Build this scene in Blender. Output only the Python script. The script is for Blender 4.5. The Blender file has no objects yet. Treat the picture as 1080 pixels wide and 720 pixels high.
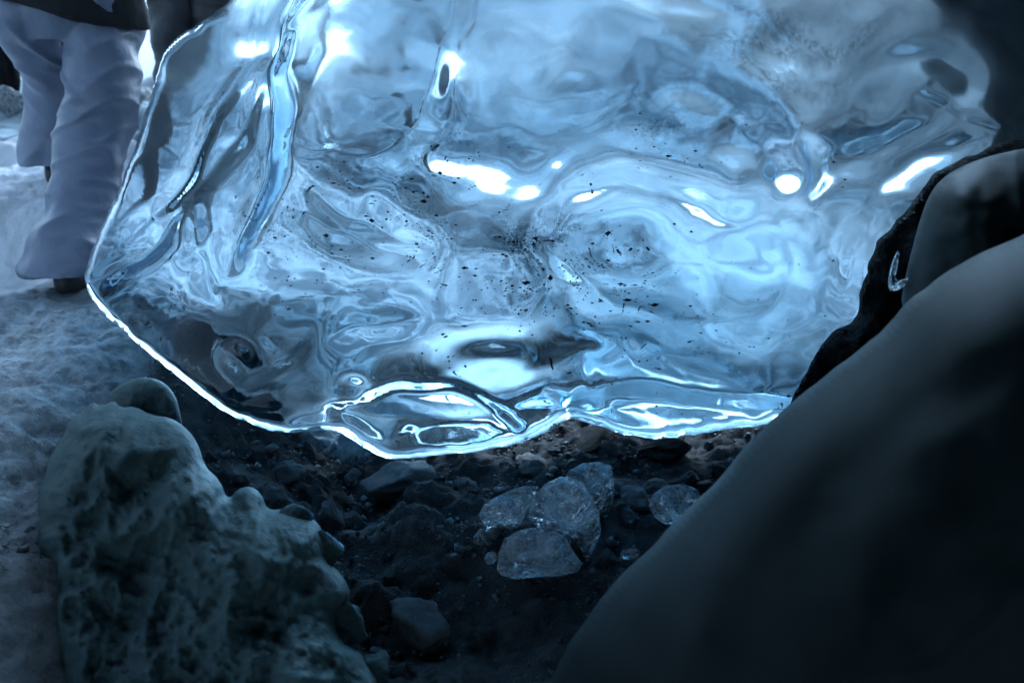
import bpy, bmesh, math, random
import numpy as np
from mathutils import Vector, Matrix, noise as mnoise

S = bpy.context.scene
COL = S.collection
rng = np.random.default_rng(7)
random.seed(7)
R = math.radians

# ------------------------------------------------------------------ helpers
CAM = np.array([0.0, 0.0, 1.25])
PITCH = R(20.0)
FPX = 1050.0
CP, SP = math.cos(PITCH), math.sin(PITCH)


def unproj(u, v, d):
    """point at distance d (along the view axis) seen at photo position (u, v)"""
    u = np.asarray(u, float); v = np.asarray(v, float); d = np.asarray(d, float)
    x = (u - 540.0) / FPX; y = (360.0 - v) / FPX
    return np.stack([CAM[0] + d * x, CAM[1] + d * (CP + y * SP), CAM[2] + d * (-SP + y * CP)], -1)


_P = np.random.default_rng(3).permutation(256)
_P = np.concatenate([_P, _P, _P])
_G = np.random.default_rng(4).normal(size=(256, 3)); _G /= np.linalg.norm(_G, axis=1)[:, None]


def perlin(p):
    p = np.asarray(p, float)
    i = np.floor(p).astype(int); f = p - i
    w = f * f * f * (f * (f * 6 - 15) + 10)
    i &= 255
    out = 0.0
    for dx in (0, 1):
        wx = w[..., 0] if dx else 1 - w[..., 0]
        for dy in (0, 1):
            wy = w[..., 1] if dy else 1 - w[..., 1]
            for dz in (0, 1):
                wz = w[..., 2] if dz else 1 - w[..., 2]
                h = _P[_P[_P[(i[..., 0] + dx) & 255] + ((i[..., 1] + dy) & 255)] + ((i[..., 2] + dz) & 255)]
                g = _G[h]
                out = out + wx * wy * wz * (g[..., 0] * (f[..., 0] - dx) + g[..., 1] * (f[..., 1] - dy) + g[..., 2] * (f[..., 2] - dz))
    return out * 1.6


def fbm(p, octv=4, gain=0.5, lac=2.03):
    a, s, out = 1.0, 1.0, 0.0
    for k in range(octv):
        out = out + a * perlin(np.asarray(p) * s + 17.3 * k)
        a *= gain; s *= lac
    return out


def ridged(p, octv=4, gain=0.5, lac=2.1):
    a, s, out = 1.0, 1.0, 0.0
    for k in range(octv):
        out = out + a * (1 - 2.2 * np.abs(perlin(np.asarray(p) * s + 9.1 * k)))
        a *= gain; s *= lac
    return out


def P3(u, v, s, z=0.0):
    return np.stack([u * s, v * s, np.full_like(u, z)], -1)


def sstep(a, b, x):
    t = np.clip((x - a) / (b - a), 0, 1)
    return t * t * (3 - 2 * t)


def seg_dist(u, v, pts, closed=False):
    """distance to a polyline, and the nearest point"""
    pts = np.asarray(pts, float)
    n = len(pts)
    best = np.full(u.shape, 1e18); bx = np.zeros(u.shape); by = np.zeros(u.shape)
    for k in range(n if closed else n - 1):
        a = pts[k]; b = pts[(k + 1) % n]
        e = b - a; L = (e ** 2).sum() + 1e-9
        t = np.clip(((u - a[0]) * e[0] + (v - a[1]) * e[1]) / L, 0, 1)
        qx = a[0] + t * e[0]; qy = a[1] + t * e[1]
        dd = (u - qx) ** 2 + (v - qy) ** 2
        m = dd < best
        best = np.where(m, dd, best); bx = np.where(m, qx, bx); by = np.where(m, qy, by)
    return np.sqrt(best), bx, by


def inside(u, v, pts):
    pts = np.asarray(pts, float); n = len(pts)
    c = np.zeros(u.shape, bool)
    for k in range(n):
        x1, y1 = pts[k]; x2, y2 = pts[(k + 1) % n]
        if y1 == y2:
            continue
        m = ((y1 > v) != (y2 > v)) & (u < (x2 - x1) * (v - y1) / (y2 - y1) + x1)
        c ^= m
    return c


def smooth_poly(pts, it=2, closed=True):
    pts = np.asarray(pts, float)
    for _ in range(it):
        if closed:
            nx = np.roll(pts, -1, 0)
            q = 0.75 * pts + 0.25 * nx; r = 0.25 * pts + 0.75 * nx
            pts = np.stack([q, r], 1).reshape(-1, 2)
        else:
            q = 0.75 * pts[:-1] + 0.25 * pts[1:]; r = 0.25 * pts[:-1] + 0.75 * pts[1:]
            pts = np.concatenate([pts[:1], np.stack([q, r], 1).reshape(-1, 2), pts[-1:]])
    return pts


def blur(a, n):
    for _ in range(n):
        b = np.pad(a, 1, mode='edge')
        a = (b[1:-1, :-2] + b[1:-1, 2:] + b[:-2, 1:-1] + b[2:, 1:-1] + 2 * a) / 6
    return a


def link(name, me, mat=None, parent=None, smooth=True):
    o = bpy.data.objects.new(name, me)
    COL.objects.link(o)
    if mat is not None and not me.materials:
        me.materials.append(mat)
    if smooth:
        me.polygons.foreach_set('use_smooth', [True] * len(me.polygons))
    if parent is not None:
        o.parent = parent
        o.matrix_parent_inverse = Matrix.Translation(parent.location).inverted()
    return o


def tag(o, label=None, cat=None, group=None, kind=None):
    if label: o['label'] = label
    if cat: o['category'] = cat
    if group: o['group'] = group
    if kind: o['kind'] = kind
    return o


def mesh(name, verts, faces):
    me = bpy.data.meshes.new(name)
    verts = np.asarray(verts, float)
    if isinstance(faces, np.ndarray):
        nf, k = faces.shape
        me.vertices.add(len(verts)); me.vertices.foreach_set('co', verts.ravel())
        me.loops.add(nf * k); me.loops.foreach_set('vertex_index', faces.ravel().astype(np.int32))
        me.polygons.add(nf)
        me.polygons.foreach_set('loop_start', np.arange(0, nf * k, k, dtype=np.int32))
        me.update(calc_edges=True); me.validate()
    else:
        me.from_pydata([tuple(p) for p in verts], [], faces)
        me.update()
    return me


def vattr(me, name, vals):
    a = me.attributes.new(name, 'FLOAT', 'POINT')
    a.data.foreach_set('value', np.asarray(vals, np.float32))


def recentre(o, base):
    """put the object's origin at its base"""
    base = Vector([float(b) for b in base])
    me = o.data
    co = np.empty(len(me.vertices) * 3); me.vertices.foreach_get('co', co)
    co = co.reshape(-1, 3) - np.array(base)
    me.vertices.foreach_set('co', co.ravel()); me.update()
    o.location = base


def inflate(poly, step, D0, front, back, nblur=2):
    """solid whose outline is poly: front and back sheets meet at the outline.
    D0/front/back are functions (u, v, d) -> metres, d = distance inside the outline."""
    poly = np.asarray(poly, float)
    u0, v0 = poly.min(0) - 2 * step; u1, v1 = poly.max(0) + 2 * step
    gu = np.arange(u0, u1 + step, step); gv = np.arange(v0, v1 + step, step)
    U, V = np.meshgrid(gu, gv)
    dist, bx, by = seg_dist(U, V, poly, True)
    ins = inside(U, V, poly)
    keepv = ins | (dist < step * 1.05)
    cell = (ins[:-1, :-1].astype(int) + ins[1:, :-1] + ins[:-1, 1:] + ins[1:, 1:]) >= 2
    cell &= keepv[:-1, :-1] & keepv[1:, :-1] & keepv[:-1, 1:] & keepv[1:, 1:]
    nr, nc = U.shape
    idx = np.arange(nr * nc).reshape(nr, nc)
    q = np.stack([idx[:-1, :-1], idx[1:, :-1], idx[1:, 1:], idx[:-1, 1:]], -1)[cell]
    # boundary vertices: used by fewer than 4 kept cells
    cnt = np.zeros(nr * nc, int); np.add.at(cnt, q.ravel(), 1)
    used = cnt > 0; bnd = used & (cnt < 4)
    uu = U.ravel().copy(); vv = V.ravel().copy()
    uu[bnd] = bx.ravel()[bnd]; vv[bnd] = by.ravel()[bnd]
    d = np.where(ins, dist, 0.0)
    d = blur(d, nblur).ravel(); d[bnd] = 0
    dm = D0(uu, vv, d)
    f = front(uu, vv, d); b = back(uu, vv, d)
    f[bnd] = 0; b[bnd] = 0
    pf = unproj(uu, vv, dm - f); pb = unproj(uu, vv, dm + b)
    new = -np.ones(nr * nc, int); ids = np.nonzero(used)[0]; new[ids] = np.arange(len(ids))
    nf = len(ids)
    bi = ids[~bnd[ids]]
    newb = new.copy(); newb[bi] = nf + np.arange(len(bi))
    verts = np.concatenate([pf[ids], pb[bi]])
    F1 = new[q]; F2 = newb[q][:, ::-1]
    info = dict(u=np.concatenate([uu[ids], uu[bi]]), v=np.concatenate([vv[ids], vv[bi]]),
                d=np.concatenate([d[ids], d[bi]]), back=np.concatenate([np.zeros(nf), np.ones(len(bi))]))
    return verts, np.concatenate([F1, F2]), info


# ------------------------------------------------------------------ materials
def new_mat(name):
    m = bpy.data.materials.new(name); m.use_nodes = True
    nt = m.node_tree
    for n in list(nt.nodes):
        nt.nodes.remove(n)
    out = nt.nodes.new('ShaderNodeOutputMaterial')
    return m, nt, out


def N(nt, t, **kw):
    n = nt.nodes.new('ShaderNode' + t)
    for k, v in kw.items():
        if k in n.inputs:
            n.inputs[k].default_value = v
        else:
            setattr(n, k, v)
    return n


def ramp(nt, fac, stops):
    r = nt.nodes.new('ShaderNodeValToRGB')
    e = r.color_ramp.elements
    while len(e) < len(stops):
        e.new(0.5)
    for k, (p, c) in enumerate(stops):
        e[k].position = p
        e[k].color = (*c, 1) if len(c) == 3 else c
    nt.links.new(fac, r.inputs[0])
    return r.outputs[0]


def mathn(nt, op, a, b=None):
    n = nt.nodes.new('ShaderNodeMath'); n.operation = op
    for k, x in enumerate((a, b)):
        if x is None: continue
        if isinstance(x, (int, float)): n.inputs[k].default_value = x
        else: nt.links.new(x, n.inputs[k])
    return n.outputs[0]


def noise_n(nt, vec, scale, detail=6, rough=0.55, dist=0.0):
    n = N(nt, 'TexNoise', Scale=scale, Detail=detail, Roughness=rough, Distortion=dist)
    if vec is not None: nt.links.new(vec, n.inputs['Vector'])
    return n.outputs['Fac']


def bump(nt, h, strength, distance, normal=None):
    b = N(nt, 'Bump', Strength=strength, Distance=distance)
    nt.links.new(h, b.inputs['Height'])
    if normal is not None: nt.links.new(normal, b.inputs['Normal'])
    return b.outputs[0]


def mixc(nt, fac, a, b):
    m = N(nt, 'Mix', data_type='RGBA')
    if isinstance(fac, (int, float)): m.inputs[0].default_value = fac
    else: nt.links.new(fac, m.inputs[0])
    for k, x in ((6, a), (7, b)):
        if isinstance(x, tuple): m.inputs[k].default_value = (*x, 1)
        else: nt.links.new(x, m.inputs[k])
    return m.outputs[2]


def mat_ground():
    m, nt, out = new_mat('sand_and_snow')
    co = N(nt, 'TexCoord').outputs['Object']
    n1 = noise_n(nt, co, 3.0, 8, .6)
    n2 = noise_n(nt, co, 60.0, 6, .7)
    n3 = noise_n(nt, co, 260.0, 3, .6)
    dirt = ramp(nt, n1, [(.3, (.024, .030, .033)), (.55, (.040, .048, .053)), (.75, (.065, .076, .083))])
    gr = ramp(nt, n3, [(.42, (.35, .35, .35)), (.62, (1, 1, 1)), (.74, (2.6, 2.6, 2.6))])
    mm = N(nt, 'Mix', data_type='RGBA', blend_type='MULTIPLY'); mm.inputs[0].default_value = .8
    nt.links.new(dirt, mm.inputs[6]); nt.links.new(gr, mm.inputs[7])
    snow = ramp(nt, noise_n(nt, co, 1.7, 5, .5, .4), [(.34, (.035, .05, .06)), (.48, (.13, .18, .215)), (.64, (.36, .45, .50))])
    cl = N(nt, 'Attribute', attribute_name='clean').outputs['Fac']
    snow = mixc(nt, cl, snow, (.85, .87, .89))
    at = N(nt, 'Attribute', attribute_name='snow').outputs['Fac']
    sm = mathn(nt, 'ADD', at, mathn(nt, 'MULTIPLY', mathn(nt, 'SUBTRACT', n2, .5), .5))
    sm = ramp(nt, sm, [(.35, (0, 0, 0)), (.65, (1, 1, 1))])
    at2 = N(nt, 'Attribute', attribute_name='rime').outputs['Fac']
    rime = mathn(nt, 'MULTIPLY', at2, ramp(nt, noise_n(nt, co, 22.0, 9, .72), [(.38, (.32,) * 3), (.60, (1,) * 3)]))
    wet = N(nt, 'Attribute', attribute_name='wet').outputs['Fac']  # painted shade: darkens the sand colour below the hanging ice
    shadec = N(nt, 'Mix', data_type='RGBA', blend_type='MULTIPLY'); nt.links.new(wet, shadec.inputs[0])
    nt.links.new(mm.outputs[2], shadec.inputs[6]); shadec.inputs[7].default_value = (.22, .25, .28, 1)
    mm = shadec
    c = mixc(nt, rime, mm.outputs[2], (.62, .68, .72))
    c = mixc(nt, sm, c, snow)
    p = N(nt, 'BsdfPrincipled', Roughness=.85)
    nt.links.new(c, p.inputs['Base Color'])
    b1 = bump(nt, n2, .6, .014)
    b2 = bump(nt, n3, .7, .006, b1)
    nt.links.new(b2, p.inputs['Normal'])
    nt.links.new(p.outputs[0], out.inputs[0])
    return m


def mat_ice():
    m, nt, out = new_mat('clear_ice')
    co = N(nt, 'TexCoord').outputs['Object']
    n1 = noise_n(nt, co, 14.0, 5, .55, 1.2)
    n2 = noise_n(nt, co, 70.0, 3, .5)
    nb = bump(nt, n1, .05, .010)
    nb = bump(nt, n2, .04, .002, nb)
    g = N(nt, 'BsdfPrincipled', Roughness=.015, IOR=1.34)
    g.inputs['Base Color'].default_value = (.93, .97, 1, 1)
    g.inputs['Transmission Weight'].default_value = 1
    nt.links.new(nb, g.inputs['Normal'])
    rg = N(nt, 'Attribute', attribute_name='frosted').outputs['Fac']
    nt.links.new(mathn(nt, 'ADD', mathn(nt, 'MULTIPLY', rg, .11), .012), g.inputs['Roughness'])
    # cloudy, bubble rich ice
    tr = N(nt, 'BsdfTranslucent', Color=(.96, .97, .98, 1))
    df = N(nt, 'BsdfDiffuse', Color=(.9, .93, .96, 1))
    mk = N(nt, 'MixShader', Fac=.2)
    nt.links.new(tr.outputs[0], mk.inputs[1]); nt.links.new(df.outputs[0], mk.inputs[2])
    at = N(nt, 'Attribute', attribute_name='cloudy').outputs['Fac']
    n3 = noise_n(nt, co, 13.0, 6, .6, .7)
    st = ramp(nt, n3, [(.34, (.72,) * 3), (.60, (1,) * 3)])
    fac = mathn(nt, 'MINIMUM', mathn(nt, 'MULTIPLY', at, st), .96)
    mx = N(nt, 'MixShader')
    nt.links.new(fac, mx.inputs[0]); nt.links.new(g.outputs[0], mx.inputs[1]); nt.links.new(mk.outputs[0], mx.inputs[2])
    # grit frozen on to the far side
    gt = N(nt, 'Attribute', attribute_name='gritty').outputs['Fac']
    n5 = ramp(nt, noise_n(nt, co, 55.0, 6, .75, .6), [(.42, (0,) * 3), (.60, (1,) * 3)])
    gd = N(nt, 'BsdfDiffuse', Color=(.03, .035, .04, 1))
    mx2 = N(nt, 'MixShader')
    nt.links.new(mathn(nt, 'MULTIPLY', gt, n5), mx2.inputs[0]); nt.links.new(mx.outputs[0], mx2.inputs[1]); nt.links.new(gd.outputs[0], mx2.inputs[2])
    nt.links.new(mx2.outputs[0], out.inputs[0])
    va = N(nt, 'VolumeAbsorption', Color=(.26, .62, .82, 1), Density=1.35)
    nt.links.new(va.outputs[0], out.inputs['Volume'])
    return m


def mat_chunk():
    m, nt, out = new_mat('broken_clear_ice')
    co = N(nt, 'TexCoord').outputs['Object']
    n1 = noise_n(nt, co, 30.0, 5, .6, .5)
    nb = bump(nt, n1, .6, .012)
    vo = N(nt, 'TexVoronoi', Scale=75.0); nt.links.new(co, vo.inputs['Vector'])
    nb = bump(nt, vo.outputs['Distance'], 1.0, .010, nb)
    g = N(nt, 'BsdfPrincipled', Roughness=.02, IOR=1.42)
    g.inputs['Base Color'].default_value = (.9, .96, 1, 1)
    g.inputs['Transmission Weight'].default_value = 1
    nt.links.new(nb, g.inputs['Normal'])
    df = N(nt, 'BsdfDiffuse', Color=(.7, .78, .85, 1))
    st = ramp(nt, noise_n(nt, co, 22.0, 8, .7, 1.0), [(.42, (.05,) * 3), (.68, (.5,) * 3)])
    mx = N(nt, 'MixShader')
    nt.links.new(st, mx.inputs[0]); nt.links.new(g.outputs[0], mx.inputs[1]); nt.links.new(df.outputs[0], mx.inputs[2])
    nt.links.new(mx.outputs[0], out.inputs[0])
    return m


def mat_dull(name, c0, c1, scale, rough, bs, bd, sss=0.0, spec=.5, dirt=None):
    m, nt, out = new_mat(name)
    co = N(nt, 'TexCoord').outputs['Object']
    n1 = noise_n(nt, co, scale, 8, .62, .5)
    c = ramp(nt, n1, [(.34, c0), (.66, c1)])
    if dirt:
        n4 = noise_n(nt, co, scale * 6, 6, .7)
        f = ramp(nt, n4, [(.48, (0,) * 3), (.62, (dirt,) * 3)])
        c = mixc(nt, f, c, (.02, .021, .022))
    p = N(nt, 'BsdfPrincipled', Roughness=rough)
    p.inputs['Specular IOR Level'].default_value = spec
    if sss:
        p.inputs['Subsurface Weight'].default_value = sss
        p.inputs['Subsurface Radius'].default_value = (.03, .06, .08)
        p.inputs['Subsurface Scale'].default_value = .5
    nt.links.new(c, p.inputs['Base Color'])
    n2 = noise_n(nt, co, scale * 9, 7, .65)
    nt.links.new(bump(nt, n2, bs, bd), p.inputs['Normal'])
    nt.links.new(p.outputs[0], out.inputs[0])
    return m


def mat_cloth(name, c, rough, sheen=0.0, bscale=400):
    m, nt, out = new_mat(name)
    co = N(nt, 'TexCoord').outputs['Object']
    n = noise_n(nt, co, 9.0, 6, .6)
    c2 = tuple(x * .8 for x in c)
    cc = ramp(nt, n, [(.3, c2), (.7, c)])
    p = N(nt, 'BsdfPrincipled', Roughness=rough)
    p.inputs['Sheen Weight'].default_value = sheen
    nt.links.new(cc, p.inputs['Base Color'])
    b1 = bump(nt, noise_n(nt, co, 26, 5, .6, .8), .25, .012)
    nt.links.new(bump(nt, noise_n(nt, co, bscale, 2), .15, .002, b1), p.inputs['Normal'])
    nt.links.new(p.outputs[0], out.inputs[0])
    return m


M_GROUND = mat_ground()
M_ICE = mat_ice()
M_CHUNK = mat_chunk()
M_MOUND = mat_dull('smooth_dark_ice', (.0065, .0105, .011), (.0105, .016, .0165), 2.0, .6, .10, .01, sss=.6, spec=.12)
M_DIRTY = mat_dull('dirty_firn_ice', (.040, .060, .062), (.078, .112, .112), 3.0, .6, .9, .012, sss=.5, spec=.12, dirt=.12)
M_STONE = mat_dull('wet_stone', (.010, .012, .014), (.03, .034, .037), 9.0, .6, .6, .01)
M_PALE = mat_dull('pale_stone', (.03, .036, .038), (.06, .068, .072), 9.0, .6, .5, .008)
M_GRAVEL = mat_dull('grey_gravel', (.03, .036, .04), (.12, .135, .145), 40.0, .6, .3, .002)
M_BLACK = mat_dull('black_rock', (.003, .0035, .004), (.008, .009, .010), 6.0, .7, .9, .03, spec=.12)
M_FROST = mat_dull('frosted_rock', (.10, .10, .105), (.75, .77, .8), 7.0, .8, 1.0, .03)
M_SHADE_ROOF = mat_dull('shade_roof_ice', (.03, .04, .05), (.07, .09, .10), 1.5, .5, .5, .05)
M_GRIT = mat_dull('black_grit', (.008, .008, .009), (.02, .02, .02), 30, .8, .2, .001)
M_PANTS = mat_cloth('lavender_shell', (.17, .19, .26), .38, .1)
M_TRIM = mat_cloth('black_trim', (.012, .012, .014), .6)
M_JACKET = mat_cloth('black_jacket', (.004, .0045, .006), .85)
M_DARKP = mat_cloth('charcoal_cloth', (.010, .011, .014), .55)
M_SKIN = mat_cloth('skin', (.55, .36, .28), .5)
M_BOOT = mat_cloth('boot_rubber', (.015, .015, .016), .5)


# ------------------------------------------------------------------ ground
def ground_h(x, y):
    """terrain height: sandy cave floor, bank to the left, snow plain beyond"""
    x = np.asarray(x, float); y = np.asarray(y, float)
    p = np.stack([x, y, np.zeros_like(x)], -1)
    wob = .16 * fbm(p * 1.3, 3)
    bank = 1 - sstep(-1.12, -.42, x + wob * .8)
    h = .325 * bank
    h = h + .22 * sstep(3.1, 3.6, y + 2.0 * wob) * sstep(-1.25, -1.6, x)      # step up where the walker climbs
    back = sstep(3.6, 5.2, y) * (1 - sstep(-1.25, -1.6, x))
    h = h + .14 * back
    amp = .03 + .05 * sstep(3.4, 4.6, y) * (1 - sstep(7, 9, y)) + .02 * (1 - bank) * (y < 4)
    amp = amp * (1 - .75 * sstep(8, 11, y))
    h = h + amp * fbm(p * 2.7 + 3, 5, .55) * 1.2
    h = h + .008 * ridged(p * 8.0, 4, .55) * (1 - .7 * sstep(4, 8, y))
    h = h + .5 * sstep(2.0, 5.0, np.abs(x) - 1.2) * sstep(-12, 0, -np.abs(y))
    far = np.hypot(x, y)
    h = h + 1.6 * fbm(p * .05, 3) * sstep(15, 60, far)
    return h


def build_ground():
    def axis(lo, hi, fine_lo, fine_hi, step, grow):
        a = list(np.arange(fine_lo, fine_hi, step))
        s = step
        while a[-1] < hi:
            s *= grow; a.append(a[-1] + s)
        s = step; b = []
        x = fine_lo
        while x > lo:
            s *= grow; x -= s; b.append(x)
        return np.array(b[::-1] + a)
    ax = axis(-4000, 4000, -2.0, 1.3, .009, 1.05)
    ay = axis(-400, 6000, 1.0, 4.2, .010, 1.04)
    X, Y = np.meshgrid(ax, ay)
    Z = ground_h(X, Y)
    # clods and crumbs of sand on the cave floor
    near = (1 - sstep(3.3, 4.2, Y)) * sstep(.6, 1.2, Y)
    p = np.stack([X, Y, np.zeros_like(X)], -1)
    slope = sstep(1.4, 1.9, Y) * sstep(-1.1, -.75, X) * (1 - sstep(-.25, .05, X))
    lump = np.maximum(fbm(p * 7 + 5, 4, .6), -.1)
    Z = Z + near * lump * (.012 + .05 * slope)
    Z = Z + near * .006 * np.maximum(fbm(p * 34 + 5, 3, .6), 0)
    nr, nc = X.shape
    idx = np.arange(nr * nc).reshape(nr, nc)
    q = np.stack([idx[:-1, :-1], idx[:-1, 1:], idx[1:, 1:], idx[1:, :-1]], -1).reshape(-1, 4)
    me = mesh('ground', np.stack([X, Y, Z], -1).reshape(-1, 3), q)
    wob = .5 * fbm(p * 1.1 + 8, 4)
    snow = sstep(2.85, 3.2, Y + .35 * wob + .25 * sstep(-.8, -1.3, X))
    snow = np.maximum(snow, sstep(2.38, 2.62, Y + .12 * wob) * (1 - sstep(-.45, -.3, X)) * sstep(-1.02, -.92, X))
    snow = snow * (1 - .9 * sstep(1.0, 1.7, X + .5 * wob) * sstep(4.6, 5.6, Y + .5 * wob) * (1 - sstep(14, 20, Y)))
    vattr(me, 'snow', snow.ravel())
    rime = np.clip((1 - sstep(-1.25, -.85, X + .3 * wob + .5 * np.minimum(Y - 2.0, 0))) * .9 * sstep(.7, 2.3, Y), 0, 1)
    vattr(me, 'rime', rime.ravel())
    def patch(x0, y0, rx, ry): return np.exp(-(((X - x0 + .4 * wob) / rx) ** 2 + ((Y - y0 - .6 * wob) / ry) ** 2) ** 2)
    clean = np.clip(.8 * patch(-.7, 3.5, .5, .5) + patch(.85, 4.3, .55, .9) + patch(-.1, 3.3, .35, .3) + patch(-2.0, 3.6, 1.0, .9) * .9 + sstep(6.0, 7.5, Y + wob) * sstep(-1.2, -1.8, X + .15 * Y), 0, 1)
    vattr(me, 'clean', clean.ravel())
    wet = sstep(1.95, 2.25, Y + .3 * wob) * (1 - sstep(2.9, 3.3, Y)) * sstep(-.95, -.6, X + .2 * wob)  # shade under the ice lip, painted into the floor colour
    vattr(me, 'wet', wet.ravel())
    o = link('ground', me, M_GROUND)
    tag(o, 'dark sandy cave floor rising to a frosty bank and a snow plain', 'ground', kind='structure')
    return o


build_ground()

# ------------------------------------------------------------------ the big clear ice
ICE_OUT = [(440, -320), (395, -200), (330, -90), (246, 0), (212, 24), (183, 42), (170, 62), (160, 100), (147, 142), (128, 195), (104, 245), (93, 272),
           (88, 298), (97, 316), (112, 332), (138, 356), (165, 378), (190, 398), (213, 417), (235, 433), (268, 449), (295, 456), (322, 455),
           (345, 452), (362, 458), (388, 474), (410, 486), (436, 483), (470, 479), (505, 476), (540, 470), (565, 462), (586, 450), (602, 440),
           (625, 447), (655, 458), (690, 463), (725, 460), (765, 452), (810, 448), (850, 440), (905, 420), (945, 390), (975, 340), (1000, 290),
           (1040, 240), (1100, 210), (1200, 190), (1330, 180), (1330, -320)]

# (polyline, height m, half width px, sharpness)
RIDGES = [
    ([(292, -60), (268, 40), (246, 88), (222, 118), (214, 150), (206, 180), (188, 206), (165, 235)], .055, 9),
    ([(400, -60), (320, 25), (280, 62), (272, 95), (258, 140), (235, 172), (210, 198)], .055, 15),
    ([(285, 62), (289, 110), (287, 160), (272, 210), (250, 248), (243, 300)], .05, 11),
    ([(90, 298), (125, 286), (160, 266), (184, 240), (205, 212)], .05, 9),
    ([(170, 262), (190, 275), (215, 268), (225, 300), (228, 330)], .04, 12),
    ([(180, 318), (205, 312), (228, 345)], .035, 10),
    ([(192, 215), (205, 240), (220, 275)], .03, 9),
    ([(300, 180), (340, 200), (370, 230), (420, 248), (455, 256)], .055, 16),
    ([(335, 165), (372, 205), (430, 232), (478, 246)], .05, 18),
    ([(450, 262), (500, 250), (545, 262), (590, 268), (640, 320), (665, 340)], .05, 22),
    ([(560, 262), (585, 220), (618, 196), (660, 189), (700, 197), (738, 216), (768, 228), (790, 220), (812, 225), (835, 245), (828, 275)], .07, 15),
    ([(700, 200), (740, 222), (765, 245)], .04, 9),
    ([(640, 250), (690, 235), (720, 262), (715, 300)], .04, 16),
    ([(228, 432), (262, 398), (288, 384), (325, 352), (348, 326)], .055, 10),
    ([(262, 388), (282, 372), (290, 345), (285, 320)], .04, 11),
    ([(325, 372), (355, 352), (405, 340), (465, 336)], .045, 9),
    ([(350, 425), (420, 414), (470, 412), (510, 424), (535, 446), (528, 466)], .055, 9),
    ([(345, 424), (362, 440), (386, 462), (412, 486)], .04, 8),
    ([(412, 428), (428, 446), (432, 482)], .045, 8),
    ([(380, 412), (450, 392), (520, 398), (580, 388), (612, 365), (640, 372), (662, 352), (700, 384), (760, 398), (820, 385)], .05, 14),
    ([(590, 440), (625, 420), (680, 418), (740, 432), (800, 436)], .04, 14),
    ([(640, 400), (655, 415), (650, 432)], .03, 7),
    ([(432, 160), (446, 112), (470, 60), (492, -60)], .09, 22),
    ([(395, 190), (430, 176), (500, 168), (560, 172), (640, 140), (696, 84), (690, 60)], .02, 16),
    ([(520, 120), (580, 105), (640, 95), (690, 78)], .04, 14),
    ([(760, 300), (800, 285), (836, 262), (850, 232)], .045, 12),
    ([(838, 300), (866, 262), (900, 225), (940, 185), (990, 160), (1060, 148)], .05, 10),
    ([(880, 340), (896, 290), (910, 240), (940, 200)], .045, 10),
    ([(850, 210), (880, 180), (920, 160), (960, 140), (1010, 120)], .04, 9),
    ([(880, 110), (910, 75), (950, 60), (1000, 58), (1024, 84), (1004, 112), (970, 140), (940, 150)], .06, 14),
    ([(770, 120), (800, 60), (840, 20), (900, -10)], .06, 20),
    ([(700, 130), (740, 150), (790, 160), (850, 140)], .04, 16),
]
BUMPS = [(826, 180, 22, 26, .05), (372, 408, 14, 10, .03), (795, 255, 34, 30, .05), (470, 440, 44, 22, -.05), (250, 378, 16, 16, .035),
         (655, 255, 45, 38, .05), (520, 378, 40, 18, .05), (205, 240, 12, 25, .03), (480, 80, 16, 40, -.06), (330, 90, 60, 60, -.05)]


WING = [(222, 440), (232, 398), (239, 345), (243, 300), (250, 248), (272, 210), (287, 160), (289, 110), (286, 62), (300, 20), (335, -60), (430, -320), (100, -320), (0, 200), (0, 440)]
FOLDS = [
    ([(500, -320), (492, -60), (480, 10), (464, 66), (450, 112), (434, 148), (400, 176), (350, 170), (310, 150), (280, 150), (280, 60), (330, -60), (420, -320)], .045, 7),
    ([(560, 262), (585, 220), (618, 196), (660, 189), (700, 197), (738, 216), (768, 228), (812, 225), (838, 250), (846, 300), (800, 348), (700, 345), (640, 325), (600, 285)], .055, 9),
    ([(352, 426), (420, 413), (470, 411), (512, 424), (536, 446), (546, 468), (480, 500), (410, 500), (370, 460)], .05, 4),
    ([(600, 440), (640, 425), (690, 420), (750, 430), (800, 432), (800, 480), (600, 480)], .035, 6),
    ([(90, 300), (125, 288), (160, 267), (185, 242), (212, 198), (240, 168), (262, 135), (272, 95), (280, 62), (240, 100), (214, 150), (200, 195), (165, 230), (110, 262)], .045, 5),
    ([(300, 182), (340, 196), (372, 226), (420, 246), (458, 256), (440, 276), (390, 262), (340, 236), (300, 215)], .035, 7),
]


def signed(u, v, poly):
    p = smooth_poly(poly, 2)
    dd, _, _ = seg_dist(u, v, p, True)
    return np.where(inside(u, v, p), dd, -dd)


def warp(u, v):
    p = P3(u, v, 1 / 170., 2.2)
    du = 55 * fbm(p, 3); dv = 45 * fbm(p + 31.7, 3)
    return u + du, v + dv


def ice_d0(u, v, d):
    return (2.34 + .17 * sstep(330, 80, u) + .05 * sstep(450, 0, v) + .0009 * np.maximum(430 - v, 0) + .25 * sstep(760, 1080, u))


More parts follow.
